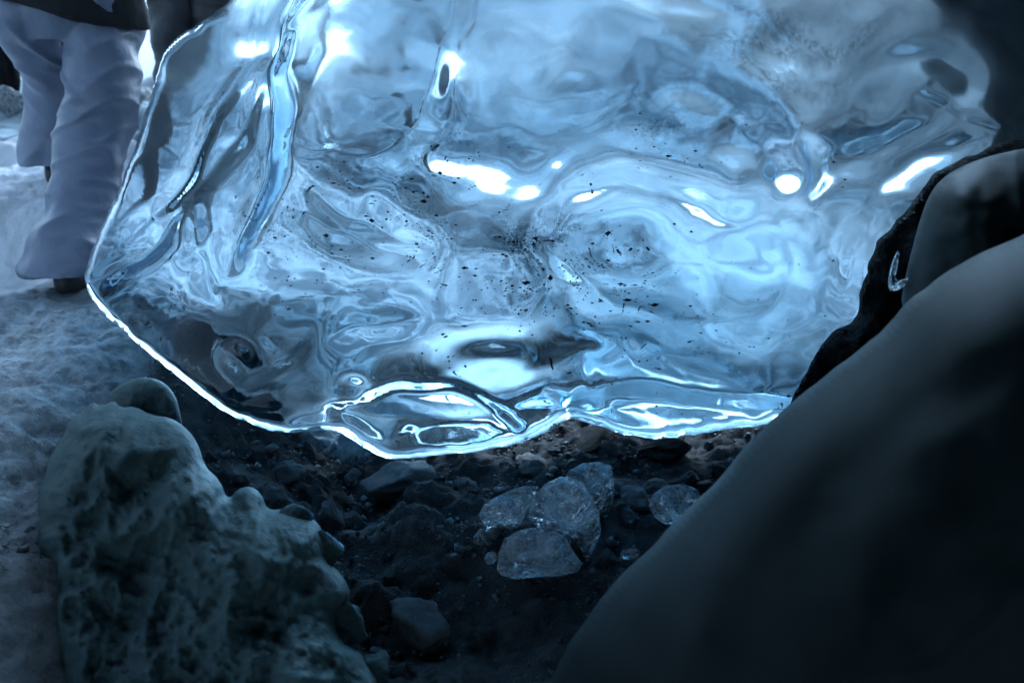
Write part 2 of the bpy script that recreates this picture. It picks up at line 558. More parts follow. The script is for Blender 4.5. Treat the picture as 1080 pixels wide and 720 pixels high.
def ice_relief(u, v):
    h = np.zeros_like(u)
    su = u + 7 * perlin(P3(u, v, 1 / 45., 5.5)); sv = v + 7 * perlin(P3(u, v, 1 / 45., 8.5))
    for k_, (pts, a, w) in enumerate(RIDGES):
        w = w * (2.1 if k_ > 4 else 1.0); a = a * (1 if k_ > 4 else .85)
        dd, _, _ = seg_dist(su, sv, smooth_poly(pts, 2, False))
        e = np.minimum(np.hypot(su - pts[0][0], sv - pts[0][1]), np.hypot(su - pts[-1][0], sv - pts[-1][1]))
        a = a * sstep(0, 3.2 * w, e)
        h += .72 * a * np.exp(-(np.sqrt(dd * dd + (w * .22) ** 2) - w * .22) / w)
    sw = signed(su, sv, WING)
    lowr = sstep(350, 170, v)
    h += lowr * .05 * sstep(-26, 6, sw) + lowr * .010 * np.exp(-np.abs(sw - 4) / 5) + lowr * .03 * np.exp(-np.maximum(sw, 0) / 45) * sstep(-20, 4, sw)
    for pts, a, w in FOLDS:
        sd = signed(su, sv, pts)
        h += .5 * a * sstep(-4 * w, .6 * w, sd) + .12 * a * np.exp(-np.abs(sd - .6 * w) / (.8 * w))
    for (cu, cv, ru, rv, a) in BUMPS:
        h += a * np.exp(-((u - cu) / ru) ** 2 - ((v - cv) / rv) ** 2)
    return h


def ice_front(u, v, d):
    prof = np.sqrt(np.clip(1 - (1 - np.clip(d / (8. + 4 * sstep(300, 400, u) + 5 * perlin(P3(u, v, 1 / 26., 77.))), 0, 1)) ** 2, 0, 1))
    wu, wv = warp(u, v)
    wing = sstep(300, 240, u + .12 * (v - 100))
    h = .10 + .065 * fbm(P3(wu, wv * 1.25, 1 / 175., .3), 1) + .004 * fbm(P3(wu, wv * 1.7, 1 / 60., 1.3), 1) * (1 - .6 * wing)
    h += .0006 * fbm(P3(wu, wv * 2.5, 1 / 22., 4.3), 2)
    h += ice_relief(u, v)
    return np.maximum(h, .02) * prof


def wu0(u, v):
    return warp(u, v)[0]


def ice_back(u, v, d):
    prof = np.sqrt(np.clip(1 - (1 - np.clip(d / (12. + 10 * sstep(300, 400, u) + 7 * perlin(P3(u, v, 1 / 34., 57.))), 0, 1)) ** 2, 0, 1))
    wu, wv = warp(u + 400, v + 90)
    h = .30 + .0006 * (np.maximum(v, -150) - 200) + (.06 * fbm(P3(wu, wv, 1 / 200., 7.3), 1) + .007 * fbm(P3(wu, wv * 1.6, 1 / 66., 9.3), 1)) * (1 - .7 * sstep(250, 200, u + .15 * (v - 100)))
    for (cu, cv, ru, rv, a, s) in CLOUDY[:8]:
        h -= .07 * s * (rv / 60.) * ell(u, v, cu, cv - .1 * rv, ru * 1.2, rv * 1.3, a)
        h += .18 * s * (rv / 60.) * ell(u * .7 + wu0(u, v) * .3, v, cu, cv + 1.0 * rv, ru * 1.1, rv * 1.2, a)
    return np.maximum(h, .03) * prof


def ell(u, v, cu, cv, ru, rv, ang=0.0):
    c, s = math.cos(R(ang)), math.sin(R(ang))
    x = (u - cu) * c + (v - cv) * s; y = -(u - cu) * s + (v - cv) * c
    return np.exp(-((x / ru) ** 2 + (y / rv) ** 2) ** 1.4)


CLOUDY = [(735, 285, 110, 70, 15, 1.0), (655, 225, 60, 35, 10, .8), (800, 245, 48, 45, 0, .9), (510, 380, 75, 24, -6, .9), (640, 330, 60, 30, 20, .5),
          (300, 25, 35, 30, -45, .8), (370, 440, 30, 26, 0, .35), (826, 180, 22, 24, 0, 1.0), (560, 80, 70, 50, 10, .35), (580, 210, 90, 40, -20, .35),
          (960, 90, 55, 50, 0, .15), (870, 260, 45, 60, 40, .45), (700, 430, 90, 22, 0, .4), (300, 260, 60, 80, 0, .25), (340, 90, 60, 70, 0, .2),
          (425, 300, 90, 60, 0, .2), (760, 370, 80, 30, 0, .4)]


GRITTY = [(555, 285, 120, 42, 14, .9), (330, 235, 60, 50, 30, .6), (460, 185, 70, 22, -10, .7), (470, 255, 80, 30, 8, .5), (700, 150, 60, 35, 0, .5),
          (280, 420, 60, 30, -20, .5), (820, 70, 110, 60, 0, .6), (610, 345, 90, 20, 5, .5), (300, 100, 30, 50, 20, .3)]


def rough_poly(p, seg, amp, wl):
    """resample an outline and give it small irregular chips"""
    p = np.asarray(p, float); q = np.concatenate([p, p[:1]])
    L = np.concatenate([[0], np.cumsum(np.hypot(*np.diff(q, axis=0).T))])
    t = np.arange(0, L[-1] - seg * .5, seg)
    x = np.interp(t, L, q[:, 0]); y = np.interp(t, L, q[:, 1])
    return np.stack([x + amp * fbm(P3(x, y, 1 / wl, 1.5), 3), y + amp * fbm(P3(x, y, 1 / wl, 8.5), 3)], -1)


def build_ice():
    poly = rough_poly(smooth_poly(ICE_OUT, 1), 5., 1.6, 13.)
    verts, faces, info = inflate(poly, 3.0, ice_d0, ice_front, ice_back, 3)
    me = mesh('ice_overhang', verts, faces)
    u, v = info['u'], info['v']
    wu, wv = warp(u, v)
    c = np.zeros_like(u)
    for (cu, cv, ru, rv, a, s) in CLOUDY:
        c = np.maximum(c, s * ell(u * .6 + wu * .4, v * .6 + wv * .4, cu, cv, ru, rv, a))
    c *= 1 - .85 * sstep(250, 205, u + .15 * (v - 100))
    streak = fbm(P3(wu, wv * 2.2, 1 / 44., 3.1), 2, .5)
    c = np.clip(c * (1.0 + .5 * streak) + (.05 + .03 * streak) * sstep(200, 260, u), 0, 1) * info['back']
    vattr(me, 'cloudy', c)
    gq = np.zeros_like(u)
    for (cu, cv, ru, rv, a, s) in GRITTY:
        gq = np.maximum(gq, s * ell(u * .6 + wu * .4, v * .6 + wv * .4, cu, cv, ru, rv, a))
    gq = gq * np.clip(.55 + .9 * fbm(P3(wu, wv * 2.0, 1 / 40., 6.1), 3), 0, 1)
    vattr(me, 'gritty', np.clip(gq, 0, 1) * info['back'])
    vattr(me, 'frosted', info['back'] * sstep(0, 40, info['d']) * (1 + 1.2 * sstep(170, 60, v)))
    o = link('ice_overhang', me, M_ICE)
    base = unproj(410, 486, 2.35); recentre(o, base)
    tag(o, 'huge wavy clear blue ice mass hanging over the cave floor', 'ice')
    return o


ICE = build_ice()


def build_grit():
    n = 20000
    u = rng.uniform(250, 900, n); v = rng.uniform(130, 440, n)
    dens = (ell(u, v, 560, 285, 110, 42, 15) * .9 + ell(u, v, 330, 240, 70, 60, 30) * .7 + ell(u, v, 470, 190, 70, 25, -10) * .5
            + ell(u, v, 640, 300, 45, 40, 40) * .9 + ell(u, v, 430, 270, 150, 50, 10) * .35 + ell(u, v, 700, 150, 60, 40, 0) * .35
            + ell(u, v, 660, 380, 180, 60, 0) * .16 + .02)
    wu, wv = warp(u, v)
    dens = dens * np.clip(.25 + 1.6 * fbm(P3(wu, wv * 2.2, 1 / 40., 6.1), 3), 0, 2)
    k = rng.uniform(0, 1, n) < dens * 1.0
    u, v = u[k], v[k]
    t = rng.uniform(.05, .55, len(u))
    big = np.full_like(u, 999.)
    d0 = ice_d0(u, v, big); f = ice_front(u, v, big); b = ice_back(u, v, big)
    pos = unproj(u, v, d0 - f + (f + b) * t)
    vs, fs = [], []
    octv = np.array([(1, 0, 0), (-1, 0, 0), (0, 1, 0), (0, -1, 0), (0, 0, 1), (0, 0, -1)], float)
    octf = [(0, 2, 4), (2, 1, 4), (1, 3, 4), (3, 0, 4), (2, 0, 5), (1, 2, 5), (3, 1, 5), (0, 3, 5)]
    for i, p in enumerate(pos):
        s = .0016 * math.exp(random.gauss(0, .5))
        q = octv * np.array([s * random.uniform(1, 1.8), s, s * random.uniform(.6, 1.1)]) * rng.uniform(.7, 1.3, (6, 1))
        n0 = len(vs)
        vs.extend(q + p); fs.extend([(a + n0, b_ + n0, c_ + n0) for a, b_, c_ in octf])
    me = mesh('sediment', np.array(vs), np.array(fs))
    o = link('sediment', me, M_GRIT, ICE, smooth=False)
    o['kind'] = 'stuff'


build_grit()

# ------------------------------------------------------------------ foreground ice mound (right)
MOUND = [(560, 760), (585, 706), (612, 662), (645, 622), (690, 575), (735, 530), (772, 490), (800, 456), (840, 418), (890, 380), (930, 346),
         (968, 312), (1000, 285), (1060, 250), (1140, 215), (1400, 170), (1500, 400), (1500, 1000), (520, 1000)]


def build_mound():
    def d0(u, v, d): return 1.72 - .0002 * (u - 560)
    def fr(u, v, d):
        prof = np.sqrt(np.clip(1 - (1 - np.clip(d / 330., 0, 1)) ** 2, 0, 1))
        wu, wv = warp(u, v)
        groove = ell(u, v, 700, 650, 26, 170, 22) * .022 + ell(u, v, 880, 520, 70, 30, -35) * .012 + ell(u, v, 1000, 420, 120, 24, -30) * .012 - ell(u, v, 930, 620, 120, 70, -50) * .02 - ell(u, v, 770, 560, 40, 120, 30) * .012
        return prof * (.5 + .022 * fbm(P3(u, v, 1 / 170., 1.7), 2)) - groove * prof + .003 * prof * fbm(P3(wu, wv, 1 / 60., 2.7), 2)
    def bk(u, v, d): return .5 * np.sqrt(np.clip(1 - (1 - np.clip(d / 260., 0, 1)) ** 2, 0, 1))
    vts, fcs, inf = inflate(rough_poly(smooth_poly(MOUND, 2), 14., 5., 90.), 6.0, d0, fr, bk, 12)
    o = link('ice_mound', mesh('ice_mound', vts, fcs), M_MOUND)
    recentre(o, (.6, 1.4, 0))
    tag(o, 'large smooth dark ice mound sloping across the right foreground', 'ice mound')
    lobe = [(948, 330), (955, 290), (962, 262), (970, 232), (980, 205), (993, 188), (1020, 172), (1060, 160), (1120, 150), (1300, 140), (1320, 420), (1000, 420)]
    def d02(u, v, d): return 1.98 + 0 * u
    def fr2(u, v, d): return .30 * np.sqrt(np.clip(1 - (1 - np.clip(d / 110., 0, 1)) ** 2, 0, 1)) + .02 * fbm(P3(u, v, 1 / 60., 5.), 3) * np.clip(d / 40, 0, 1)
    def bk2(u, v, d): return .2 * np.sqrt(np.clip(1 - (1 - np.clip(d / 110., 0, 1)) ** 2, 0, 1))
    vts, fcs, inf = inflate(smooth_poly(lobe, 2), 4.0, d02, fr2, bk2, 8)
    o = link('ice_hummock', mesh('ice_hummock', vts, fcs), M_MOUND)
    recentre(o, unproj(1010, 400, 1.98))
    tag(o, 'rounded dark ice hummock behind the smooth mound beside the black crevice', 'ice hummock')
    # black rock that fills the gap between the clear ice and the mound
    rock = [(812, 470), (826, 425), (842, 395), (868, 350), (900, 338), (912, 300), (922, 262), (944, 234), (964, 208), (992, 178), (1030, 158), (1078, 146), (1150, 134), (1330, 118),
            (1330, 330), (1000, 440), (900, 490)]
    def d03(u, v, d): return 2.40 + 0 * u
    def fr3(u, v, d): return (.10 + .07 * fbm(P3(u, v, 1 / 40., 3.), 4)) * np.sqrt(np.clip(1 - (1 - np.clip(d / 60., 0, 1)) ** 2, 0, 1))
    def bk3(u, v, d): return .5 * np.sqrt(np.clip(1 - (1 - np.clip(d / 60., 0, 1)) ** 2, 0, 1))
    vts, fcs, inf = inflate(rough_poly(smooth_poly(rock, 1), 6., 5., 30.), 4.0, d03, fr3, bk3, 4)
    o = link('black_rock', mesh('black_rock', vts, fcs), M_BLACK)
    recentre(o, unproj(900, 490, 2.40))
    tag(o, 'black rock wedged in the crevice between clear ice and dark mound', 'rock')
    oc = [(1500, 260), (1100, 240), (1010, 190), (985, 130), (975, 80), (950, 45), (900, 45), (860, 35), (820, 20), (780, -5), (700, -12), (640, -5), (600, -25), (640, -60), (760, -70), (900, -90), (960, -300), (1500, -330)]
    vts, fcs, inf = inflate(smooth_poly(oc, 1), 8.0, lambda u, v, d: 3.9 + 0 * u, lambda u, v, d: (.35 + .15 * fbm(P3(u, v, 1 / 70., 3.), 4)) * np.sqrt(np.clip(1 - (1 - np.clip(d / 60., 0, 1)) ** 2, 0, 1)),
                            lambda u, v, d: .5 * np.sqrt(np.clip(d / 60., 0, 1)), 4)
    o = link('rock_outcrop', mesh('rock_outcrop', vts, fcs), M_BLACK)
    recentre(o, unproj(1100, 120, 3.9))
    tag(o, 'dark rock outcrop looming behind the upper right of the clear ice', 'rock')
    # splinter of clear ice standing in the crevice
    sp = [(936, 304), (938, 286), (944, 268), (949, 262), (947, 280), (944, 296), (955, 294), (966, 288), (970, 292), (955, 302), (942, 308)]
    def cz(k): return lambda u, v, d: k * np.sqrt(np.clip(d / 5., 0, 1))
    vts, fcs, inf = inflate(smooth_poly(sp, 1), 1.5, lambda u, v, d: 1.93 + 0 * u, cz(.02), cz(.02), 1)
    o = link('ice_splinter', mesh('ice_splinter', vts, fcs), M_CHUNK)
    recentre(o, unproj(945, 306, 1.93))
    tag(o, 'tiny bright ice splinter standing in the black crevice', 'ice splinter')


build_mound()


# ------------------------------------------------------------------ left dirty ice block
def build_block():
    out = [(20, 800), (34, 700), (29, 640), (36, 600), (28, 560), (38, 520), (48, 500), (52, 482), (66, 462), (74, 440), (88, 434), (96, 424), (108, 428), (120, 422), (128, 430), (142, 428), (160, 438), (180, 440), (198, 452), (210, 470),
           (216, 492), (232, 506), (240, 528), (250, 516), (264, 512), (276, 520), (282, 538), (300, 536), (322, 546), (334, 548), (346, 572), (342, 590), (362, 606), (372, 630), (352, 650), (360, 676), (384, 690), (400, 720), (420, 800)]
    def d0(u, v, d): return 2.12 - .0012 * (v - 430) * 1.0 + 0 * u
    def fr(u, v, d):
        prof = np.sqrt(np.clip(1 - (1 - np.clip(d / 60., 0, 1)) ** 2, 0, 1))
        wu, wv = warp(u, v)
        q = P3(u + .25 * (wu - u), v + .25 * (wv - v), 1 / 70., 11.)
        h = .13 + .05 * fbm(q, 2, .5) + .045 * ridged(P3(u + .3 * v, v * .7, 1 / 95., 4.4), 3, .5) + .008 * ridged(q * 2.6 + 3, 4, .6) + .009 * fbm(P3(u, v, 1 / 15., 2.), 4, .6)
        h -= .10 * sstep(240, 360, u) * 0 + .05 * ell(u, v, 130, 600, 60, 60)
        return np.maximum(h, .01) * prof
    def bk(u, v, d): return .25 * np.sqrt(np.clip(1 - (1 - np.clip(d / 60., 0, 1)) ** 2, 0, 1))
    vts, fcs, inf = inflate(smooth_poly(out, 1), 2.5, d0, fr, bk, 3)
    o = link('ice_block', mesh('ice_block', vts, fcs), M_DIRTY)
    recentre(o, unproj(200, 760, 1.8))
    tag(o, 'large lumpy grey green block of dirty ice against the sandy bank', 'ice block')
    cap = [(104, 440), (112, 420), (122, 408), (138, 400), (155, 397), (172, 402), (184, 414), (191, 436), (194, 470), (190, 500), (120, 500)]
    def rr(k, w): return lambda u, v, d: k * np.sqrt(np.clip(1 - (1 - np.clip(d / w, 0, 1)) ** 2, 0, 1)) * (1 + .22 * fbm(P3(u, v, 1 / 25., 2.), 3))
    vts, fcs, inf = inflate(smooth_poly(cap, 2), 1.8, lambda u, v, d: 2.26 + 0 * u, rr(.07, 30.), rr(.07, 30.), 4)
    o = link('ice_lump', mesh('ice_lump', vts, fcs), M_DIRTY)
    recentre(o, unproj(150, 500, 2.26))
    tag(o, 'smooth rounded ice lump resting on top of the dirty ice block', 'ice lump')


build_block()


# ------------------------------------------------------------------ stones and chunks
def rock_mesh(name, seed, sub=4, facets=9, rough=.12, squash=(1, .9, .75), sharp=.0):
    """unit stone: a sphere cut by random planes, then roughened"""
    r = np.random.default_rng(seed)
    bm = bmesh.new(); bmesh.ops.create_icosphere(bm, subdivisions=sub, radius=1)
    co = np.array([v.co[:] for v in bm.verts])
    for _ in range(facets):
        n = r.normal(size=3); n /= np.linalg.norm(n)
        h = r.uniform(.5, .85)
        s = co @ n
        co -= np.outer(np.maximum(s - h, 0) * (.92 if sharp else .8), n)
    nn = co / np.linalg.norm(co, axis=1)[:, None]
    co += nn * (rough * fbm(nn * 1.6 + seed * 3.1, 4, .55))[:, None]
    co *= np.array(squash)
    co[:, 2] -= co[:, 2].min()
    for v, c in zip(bm.verts, co): v.co = c
    me = bpy.data.meshes.new(name); bm.to_mesh(me); bm.free()
    return me


def gz(x, y):
    return float(ground_h(np.array([x]), np.array([y]))[0])


def ground_at(u, v):
    """where the line of sight through (u, v) meets the ground"""
    d = np.linspace(1.0, 12, 2200)
    p = unproj(np.full_like(d, u), np.full_like(d, v), d)
    below = p[:, 2] < ground_h(p[:, 0], p[:, 1])
    k = int(np.argmax(below)) if below.any() else len(d) - 1
    return p[k], d[k]


def stone(name, u, v, w, h, me, mat, rot=0.0, sink=.3, depth=None, flat=None):
    """a stone whose foot shows at (u, v), w x h px large"""
    if depth is None:
        p, d = ground_at(u, v)
    else:
        p, d = unproj(u, v, depth), depth
    mw = w * d / FPX; mh = h * d / FPX
    o = link(name, me if me.users == 0 else me.copy(), None)
    o.data.materials.clear(); o.data.materials.append(mat)
    o.scale = (mw / 2, (flat or mw * .9) / 2, mh / 1.4)
    o.rotation_euler = (0, 0, rot)
    o.location = (p[0], p[1] + mw * .2, p[2] - mh * sink)
    return o


def traced_chunk(name, pts, depth, k, mat, label, cat, group=None, step=2.0, w=7., rough=.28, seed=1.):
    rr = np.random.default_rng(int(seed * 10))
    ap = np.asarray(pts, float); cu, cv = ap.mean(0); sz = np.ptp(ap, axis=0).max() / 2
    pl = [(rr.uniform(.55, 1.1), rr.normal(0, .75), rr.normal(0, .75)) for _ in range(9)]
    def facet(u, v, sg):
        x = (u - cu) / sz; y = (v - cv) / sz
        return np.clip(np.min([c_ + sg * a_ * x + b_ * y for c_, a_, b_ in pl], axis=0), .15, 2)
    def fr(u, v, d):
        prof = np.clip(d / w, 0, 1) ** .75 * facet(u, v, 1)
        return np.maximum(k * prof * (1 + rough * fbm(P3(u, v, 1 / 15., seed), 4, .6) + .15 * ridged(P3(u, v, 1 / 34., seed + 4), 2)), 0)
    def bk(u, v, d):
        prof = np.clip(d / w, 0, 1) ** .75 * facet(u, v, -1)
        return np.maximum(k * prof * (1 + rough * fbm(P3(u, v, 1 / 25., seed + 9), 4, .6)), 0)
    vts, fcs, inf = inflate(np.asarray(pts, float), step, lambda u, v, d: depth + 0 * u, fr, bk, 1)
    o = link(name, mesh(name, vts, fcs), mat)
    a = np.asarray(pts, float)
    recentre(o, unproj(a[:, 0].mean(), a[:, 1].max(), depth))
    tag(o, label, cat, group)
    return o


G_ICE = 'broken clear ice pieces on the cave floor'
traced_chunk('ice_chunk', [(592, 512), (600, 496), (615, 488), (632, 487), (645, 491), (648, 505), (646, 530), (645, 552), (640, 562), (632, 566), (622, 575), (600, 560), (588, 535)],
             2.36, .07, M_CHUNK, 'tallest clear ice chunk standing at the back of the pile', 'ice chunk', G_ICE, seed=2.)
traced_chunk('ice_chunk', [(505, 542), (510, 532), (530, 520), (552, 512), (568, 512), (566, 522), (556, 540), (548, 556), (530, 572), (522, 570), (512, 560)],
             2.28, .06, M_CHUNK, 'bubbly tilted ice chunk on the left of the pile', 'ice chunk', G_ICE, seed=12., rough=.5)
traced_chunk('ice_chunk', [(556, 545), (562, 525), (575, 510), (592, 502), (610, 506), (622, 520), (632, 540), (634, 560), (628, 578), (620, 588), (604, 580), (575, 565)],
             2.24, .07, M_CHUNK, 'smooth clear ice chunk in the middle of the pile', 'ice chunk', G_ICE, seed=22., rough=.15)
traced_chunk('ice_chunk', [(524, 600), (526, 582), (532, 568), (545, 560), (560, 556), (580, 557), (596, 566), (604, 580), (614, 594), (610, 602), (590, 608), (566, 608), (544, 611), (528, 606)],
             2.14, .07, M_CHUNK, 'glittering clear ice chunk lying lowest at the front of the pile', 'ice chunk', G_ICE, seed=32., rough=.4)
traced_chunk('ice_chunk', [(684, 534), (690, 520), (702, 512), (722, 510), (736, 516), (742, 530), (730, 546), (712, 554), (700, 552), (690, 545)],
             2.30, .06, M_CHUNK, 'single clear ice chunk beside the dark mound, right of the pile', 'ice chunk', G_ICE, seed=42.)
traced_chunk('ice_chunk', [(498, 568), (506, 556), (514, 560), (522, 572), (516, 580), (502, 576)],
             2.26, .025, M_CHUNK, 'small ragged ice fragment below the bubbly tilted chunk', 'ice chunk', G_ICE, seed=52., step=1.5, w=10.)
traced_chunk('ice_chunk', [(653, 588), (656, 580), (668, 577), (676, 580), (672, 588), (662, 590)],
             2.2, .02, M_CHUNK, 'small flat ice sliver between the pile and the mound', 'ice chunk', G_ICE, seed=62., step=1.5, w=8.)
traced_chunk('ice_chunk', [(510, 590), (514, 582), (522, 581), (525, 588), (520, 594), (513, 595)],
             2.17, .016, M_CHUNK, 'tiny rounded ice bit just left of the front chunk', 'ice chunk', G_ICE, seed=72., step=1.5, w=6.)

RM = [rock_mesh('stone', 10 + k, 4, 16, .13, (1, .85, .8), .97) for k in range(6)]
G_ST = 'stones on the cave floor'
STN = [(442, 683, 92, 50, 0, M_PALE, 'largest smooth pale stone in the foreground sand'),
       (402, 690, 46, 24, 1, M_STONE, 'dark stone tucked against the largest pale stone'),
       (475, 606, 30, 28, 2, M_STONE, 'rounded grey stone on the sand left of the front ice chunk'),
       (456, 612, 20, 14, 3, M_STONE, 'little stone leaning on the rounded grey stone'),
       (412, 612, 26, 18, 4, M_STONE, 'knobbly dark stone at the foot of the sandy slope'),
       (669, 534, 48, 24, 5, M_PALE, 'oval grey stone right behind the tallest ice chunk'),
       (690, 518, 40, 18, 1, M_STONE, 'dark stone behind the oval grey stone'),
       (655, 525, 34, 20, 2, M_STONE, 'stone peeking from behind the tallest ice chunk'),
       (728, 512, 24, 18, 3, M_STONE, 'stone on top behind the single ice chunk'),
       (745, 520, 22, 16, 0, M_STONE, 'stone touching the right side of the single ice chunk'),
       (664, 555, 26, 24, 4, M_STONE, 'dark stone in the gap between ice pile and single chunk'),
       (640, 596, 34, 16, 5, M_STONE, 'dark flat stone beside the base of the ice pile'),
       (492, 518, 42, 18, 1, M_STONE, 'long grey stone under the hanging ice edge'),
       (371, 512, 24, 20, 2, M_PALE, 'pale rounded pebble stuck in the sandy slope'),
       (222, 486, 16, 14, 3, M_STONE, 'round stone on the bank above the dirty ice block'),
       (252, 512, 26, 20, 4, M_STONE, 'stone on the slope right of the dirty ice block'),
       (762, 505, 26, 22, 0, M_STONE, 'stone half hidden behind the dark mound edge'),
       (560, 500, 60, 20, 3, M_STONE, 'wide dark stone in the shadow behind the ice pile'),
       (700, 488, 70, 22, 2, M_BLACK, 'ledge stone in painted shade deep under the hanging ice'),  # black material paints in the shade under the ice
       (620, 478, 80, 22, 4, M_BLACK, 'low stone in painted shade furthest back under the hanging ice'),  # also coloured black to stand for the shade here
       (345, 560, 46, 36, 5, M_STONE, 'blocky dark stone right of the dirty ice block'),
       (300, 505, 60, 30, 1, M_STONE, 'broad dark clod on the upper slope'),
       (420, 530, 90, 40, 0, M_STONE, 'long dark boulder bedded in the slope under the ice edge'),
       (385, 640, 50, 34, 2, M_STONE, 'cracked dark rock above the largest pale stone')]
for (u, v, w, h, k, mt, lb) in STN:
    tag(stone('stone', u, v, w, h, RM[k], mt, random.uniform(0, 6.28)), lb, 'stone', G_ST)

RUB = [(262, 556, 44, 40, 0), (236, 545, 36, 34, 1), (300, 570, 64, 42, 2), (338, 600, 60, 52, 3), (300, 620, 70, 60, 4), (360, 668, 70, 50, 5), (330, 700, 80, 60, 0), (246, 600, 60, 50, 1), (392, 716, 60, 34, 2)]
LBL = ['pointed ice lump at the top right shoulder of the dirty block', 'small ice lump left of the pointed lump on the dirty block', 'wide ice lump bedded beside the dirty block',
       'tall dirty ice lump at the edge of the sandy slope', 'big dirty ice lump on the flank of the dirty block', 'dirty ice lump nearest the largest pale stone', 'broad dirty ice lump low on the block in the foreground',
       'dirty ice lump in the middle of the block face', 'low dirty ice lump at the lower picture edge below the pale stone']
for (u, v, w, h, k), lb in zip(RUB, LBL):
    tag(stone('ice_lump', u, v, w, h, RM[k], M_DIRTY, random.uniform(0, 6.28), .4, 1.93 - .001 * (v - 560)), lb, 'ice lump', 'dirty ice lumps beside the block')

# pebbles
pb = 0
while pb < 190:
    u = random.uniform(200, 760); v = random.uniform(470, 720)
    if u > 560 and v > 560 + (760 - u) * .5: continue
    if 500 < u < 650 and 490 < v < 612: continue
    s = random.choice([3, 3, 4, 4, 5, 6, 7, 10])
    o = stone('pebble', u, v, s * random.uniform(1, 1.5), s, RM[pb % 6] if pb > 5 else RM[pb], M_STONE if random.random() < .8 else M_PALE, random.uniform(0, 6.28))
    tag(o, 'small loose pebble on the dark sandy cave floor', 'pebble', 'loose pebbles on the sand')
    pb += 1



def build_gravel():
    n = 16000
    x = rng.uniform(-.95, .75, n); y = rng.uniform(1.35, 3.0, n)
    p = np.stack([x, y, np.zeros(n)], -1)
    k = rng.uniform(0, 1, n) < np.clip(.35 + 1.1 * fbm(p * 5 + 2, 3), .03, 1)
    x, y = x[k], y[k]; n = len(x)
    z = ground_h(x, y)
    octv = np.array([(1, 0, 0), (-1, 0, 0), (0, 1, 0), (0, -1, 0), (0, 0, 1), (0, 0, -1)], float)
    octf = np.array([(0, 2, 4), (2, 1, 4), (1, 3, 4), (3, 0, 4), (2, 0, 5), (1, 2, 5), (3, 1, 5), (0, 3, 5)])
    s = .0026 * np.exp(rng.normal(0, .6, n))
    a = rng.uniform(0, 6.28, n); ca, sa = np.cos(a), np.sin(a)
    q = octv[None] * rng.uniform(.5, 1.5, (n, 6, 3)) + rng.normal(0, .22, (n, 6, 3))
    q *= s[:, None, None] * np.array([1.2, 1, .8])
    v = np.stack([q[..., 0] * ca[:, None] - q[..., 1] * sa[:, None] + x[:, None], q[..., 0] * sa[:, None] + q[..., 1] * ca[:, None] + y[:, None],
                  q[..., 2] + z[:, None] + .006 + .3 * s[:, None]], -1).reshape(-1, 3)
    f = (octf[None] + 6 * np.arange(n)[:, None, None]).reshape(-1, 3)
    o = link('gravel', mesh('gravel', v, f), M_GRAVEL, smooth=False)
    tag(o, 'fine dark angular gravel scattered over the sandy cave floor', 'gravel', kind='stuff')


build_gravel()

# rocks and snow lumps outside
OUT = [('snowy_rock', 140, 152, 70, 62, 0, M_FROST, 'frosted grey rock outside beyond the lavender trousers', 5.6, 'rock'),
       ('snowy_rock', 150, 190, 60, 40, 1, M_FROST, 'snow covered hump beside the ice edge and trouser leg', 4.6, 'rock'),
       ('dark_boulder', 2, 104, 70, 105, 2, M_BLACK, 'glossy black boulder behind the walker at the far left', 5.6, 'boulder'),
       ('snowy_stone', 10, 122, 44, 32, 3, M_FROST, 'white snowy stone in front of the black boulder', 5.0, 'stone'),
       ('pale_boulder', 228, 30, 46, 30, 4, M_PALE, 'pale rounded boulder peeking over the ice top edge', 7.5, 'boulder'),
       ('dark_boulder', 490, 168, 60, 30, 5, M_BLACK, 'dark angular boulder seen through the clear ice', 5.2, 'boulder'),
       ('dark_boulder', 208, 275, 90, 200, 2, M_BLACK, 'black boulder standing behind the left wing of the clear ice', 3.7, 'boulder'),
       ('dark_boulder', 475, 110, 50, 60, 1, M_BLACK, 'tall dark boulder blurred behind the clear ice', 5.8, 'boulder')]
for (nm, u, v, w, h, k, mt, lb, dp, ct) in OUT:
    o = stone(nm, u, v, w, h, RM[k], mt, random.uniform(0, 6.28), .1, dp)
    tag(o, lb, ct)


# ------------------------------------------------------------------ people
def loft(rings, n=40, cap=True):
    """rings: (cx, cy, cz, rx, ry, fold) -> verts, faces"""
    vs, fs = [], []
    for (cx, cy, cz, rx, ry) in rings:
        for k in range(n):
            a = 2 * math.pi * k / n
            vs.append((cx + rx * math.cos(a), cy + ry * math.sin(a), cz))
    m = len(rings)
    for i in range(m - 1):
        for k in range(n):
            a, b = i * n + k, i * n + (k + 1) % n
            fs.append((a, b, b + n, a + n))
    if cap:
        fs.append(tuple(range(n))[::-1]); fs.append(tuple(range((m - 1) * n, m * n)))
    return vs, fs


def interp_rings(keys, n):
    keys = np.asarray(keys, float)
    t = np.linspace(0, len(keys) - 1, n)
    i = np.clip(t.astype(int), 0, len(keys) - 2); f = t - i
    out = []
    for a, b in zip(i, f):
        p0 = keys[max(a - 1, 0)]; p1 = keys[a]; p2 = keys[a + 1]; p3 = keys[min(a + 2, len(keys) - 1)]
        out.append(.5 * ((2 * p1) + (-p0 + p2) * b + (2 * p0 - 5 * p1 + 4 * p2 - p3) * b * b + (-p0 + 3 * p1 - 3 * p2 + p3) * b ** 3))
    return out


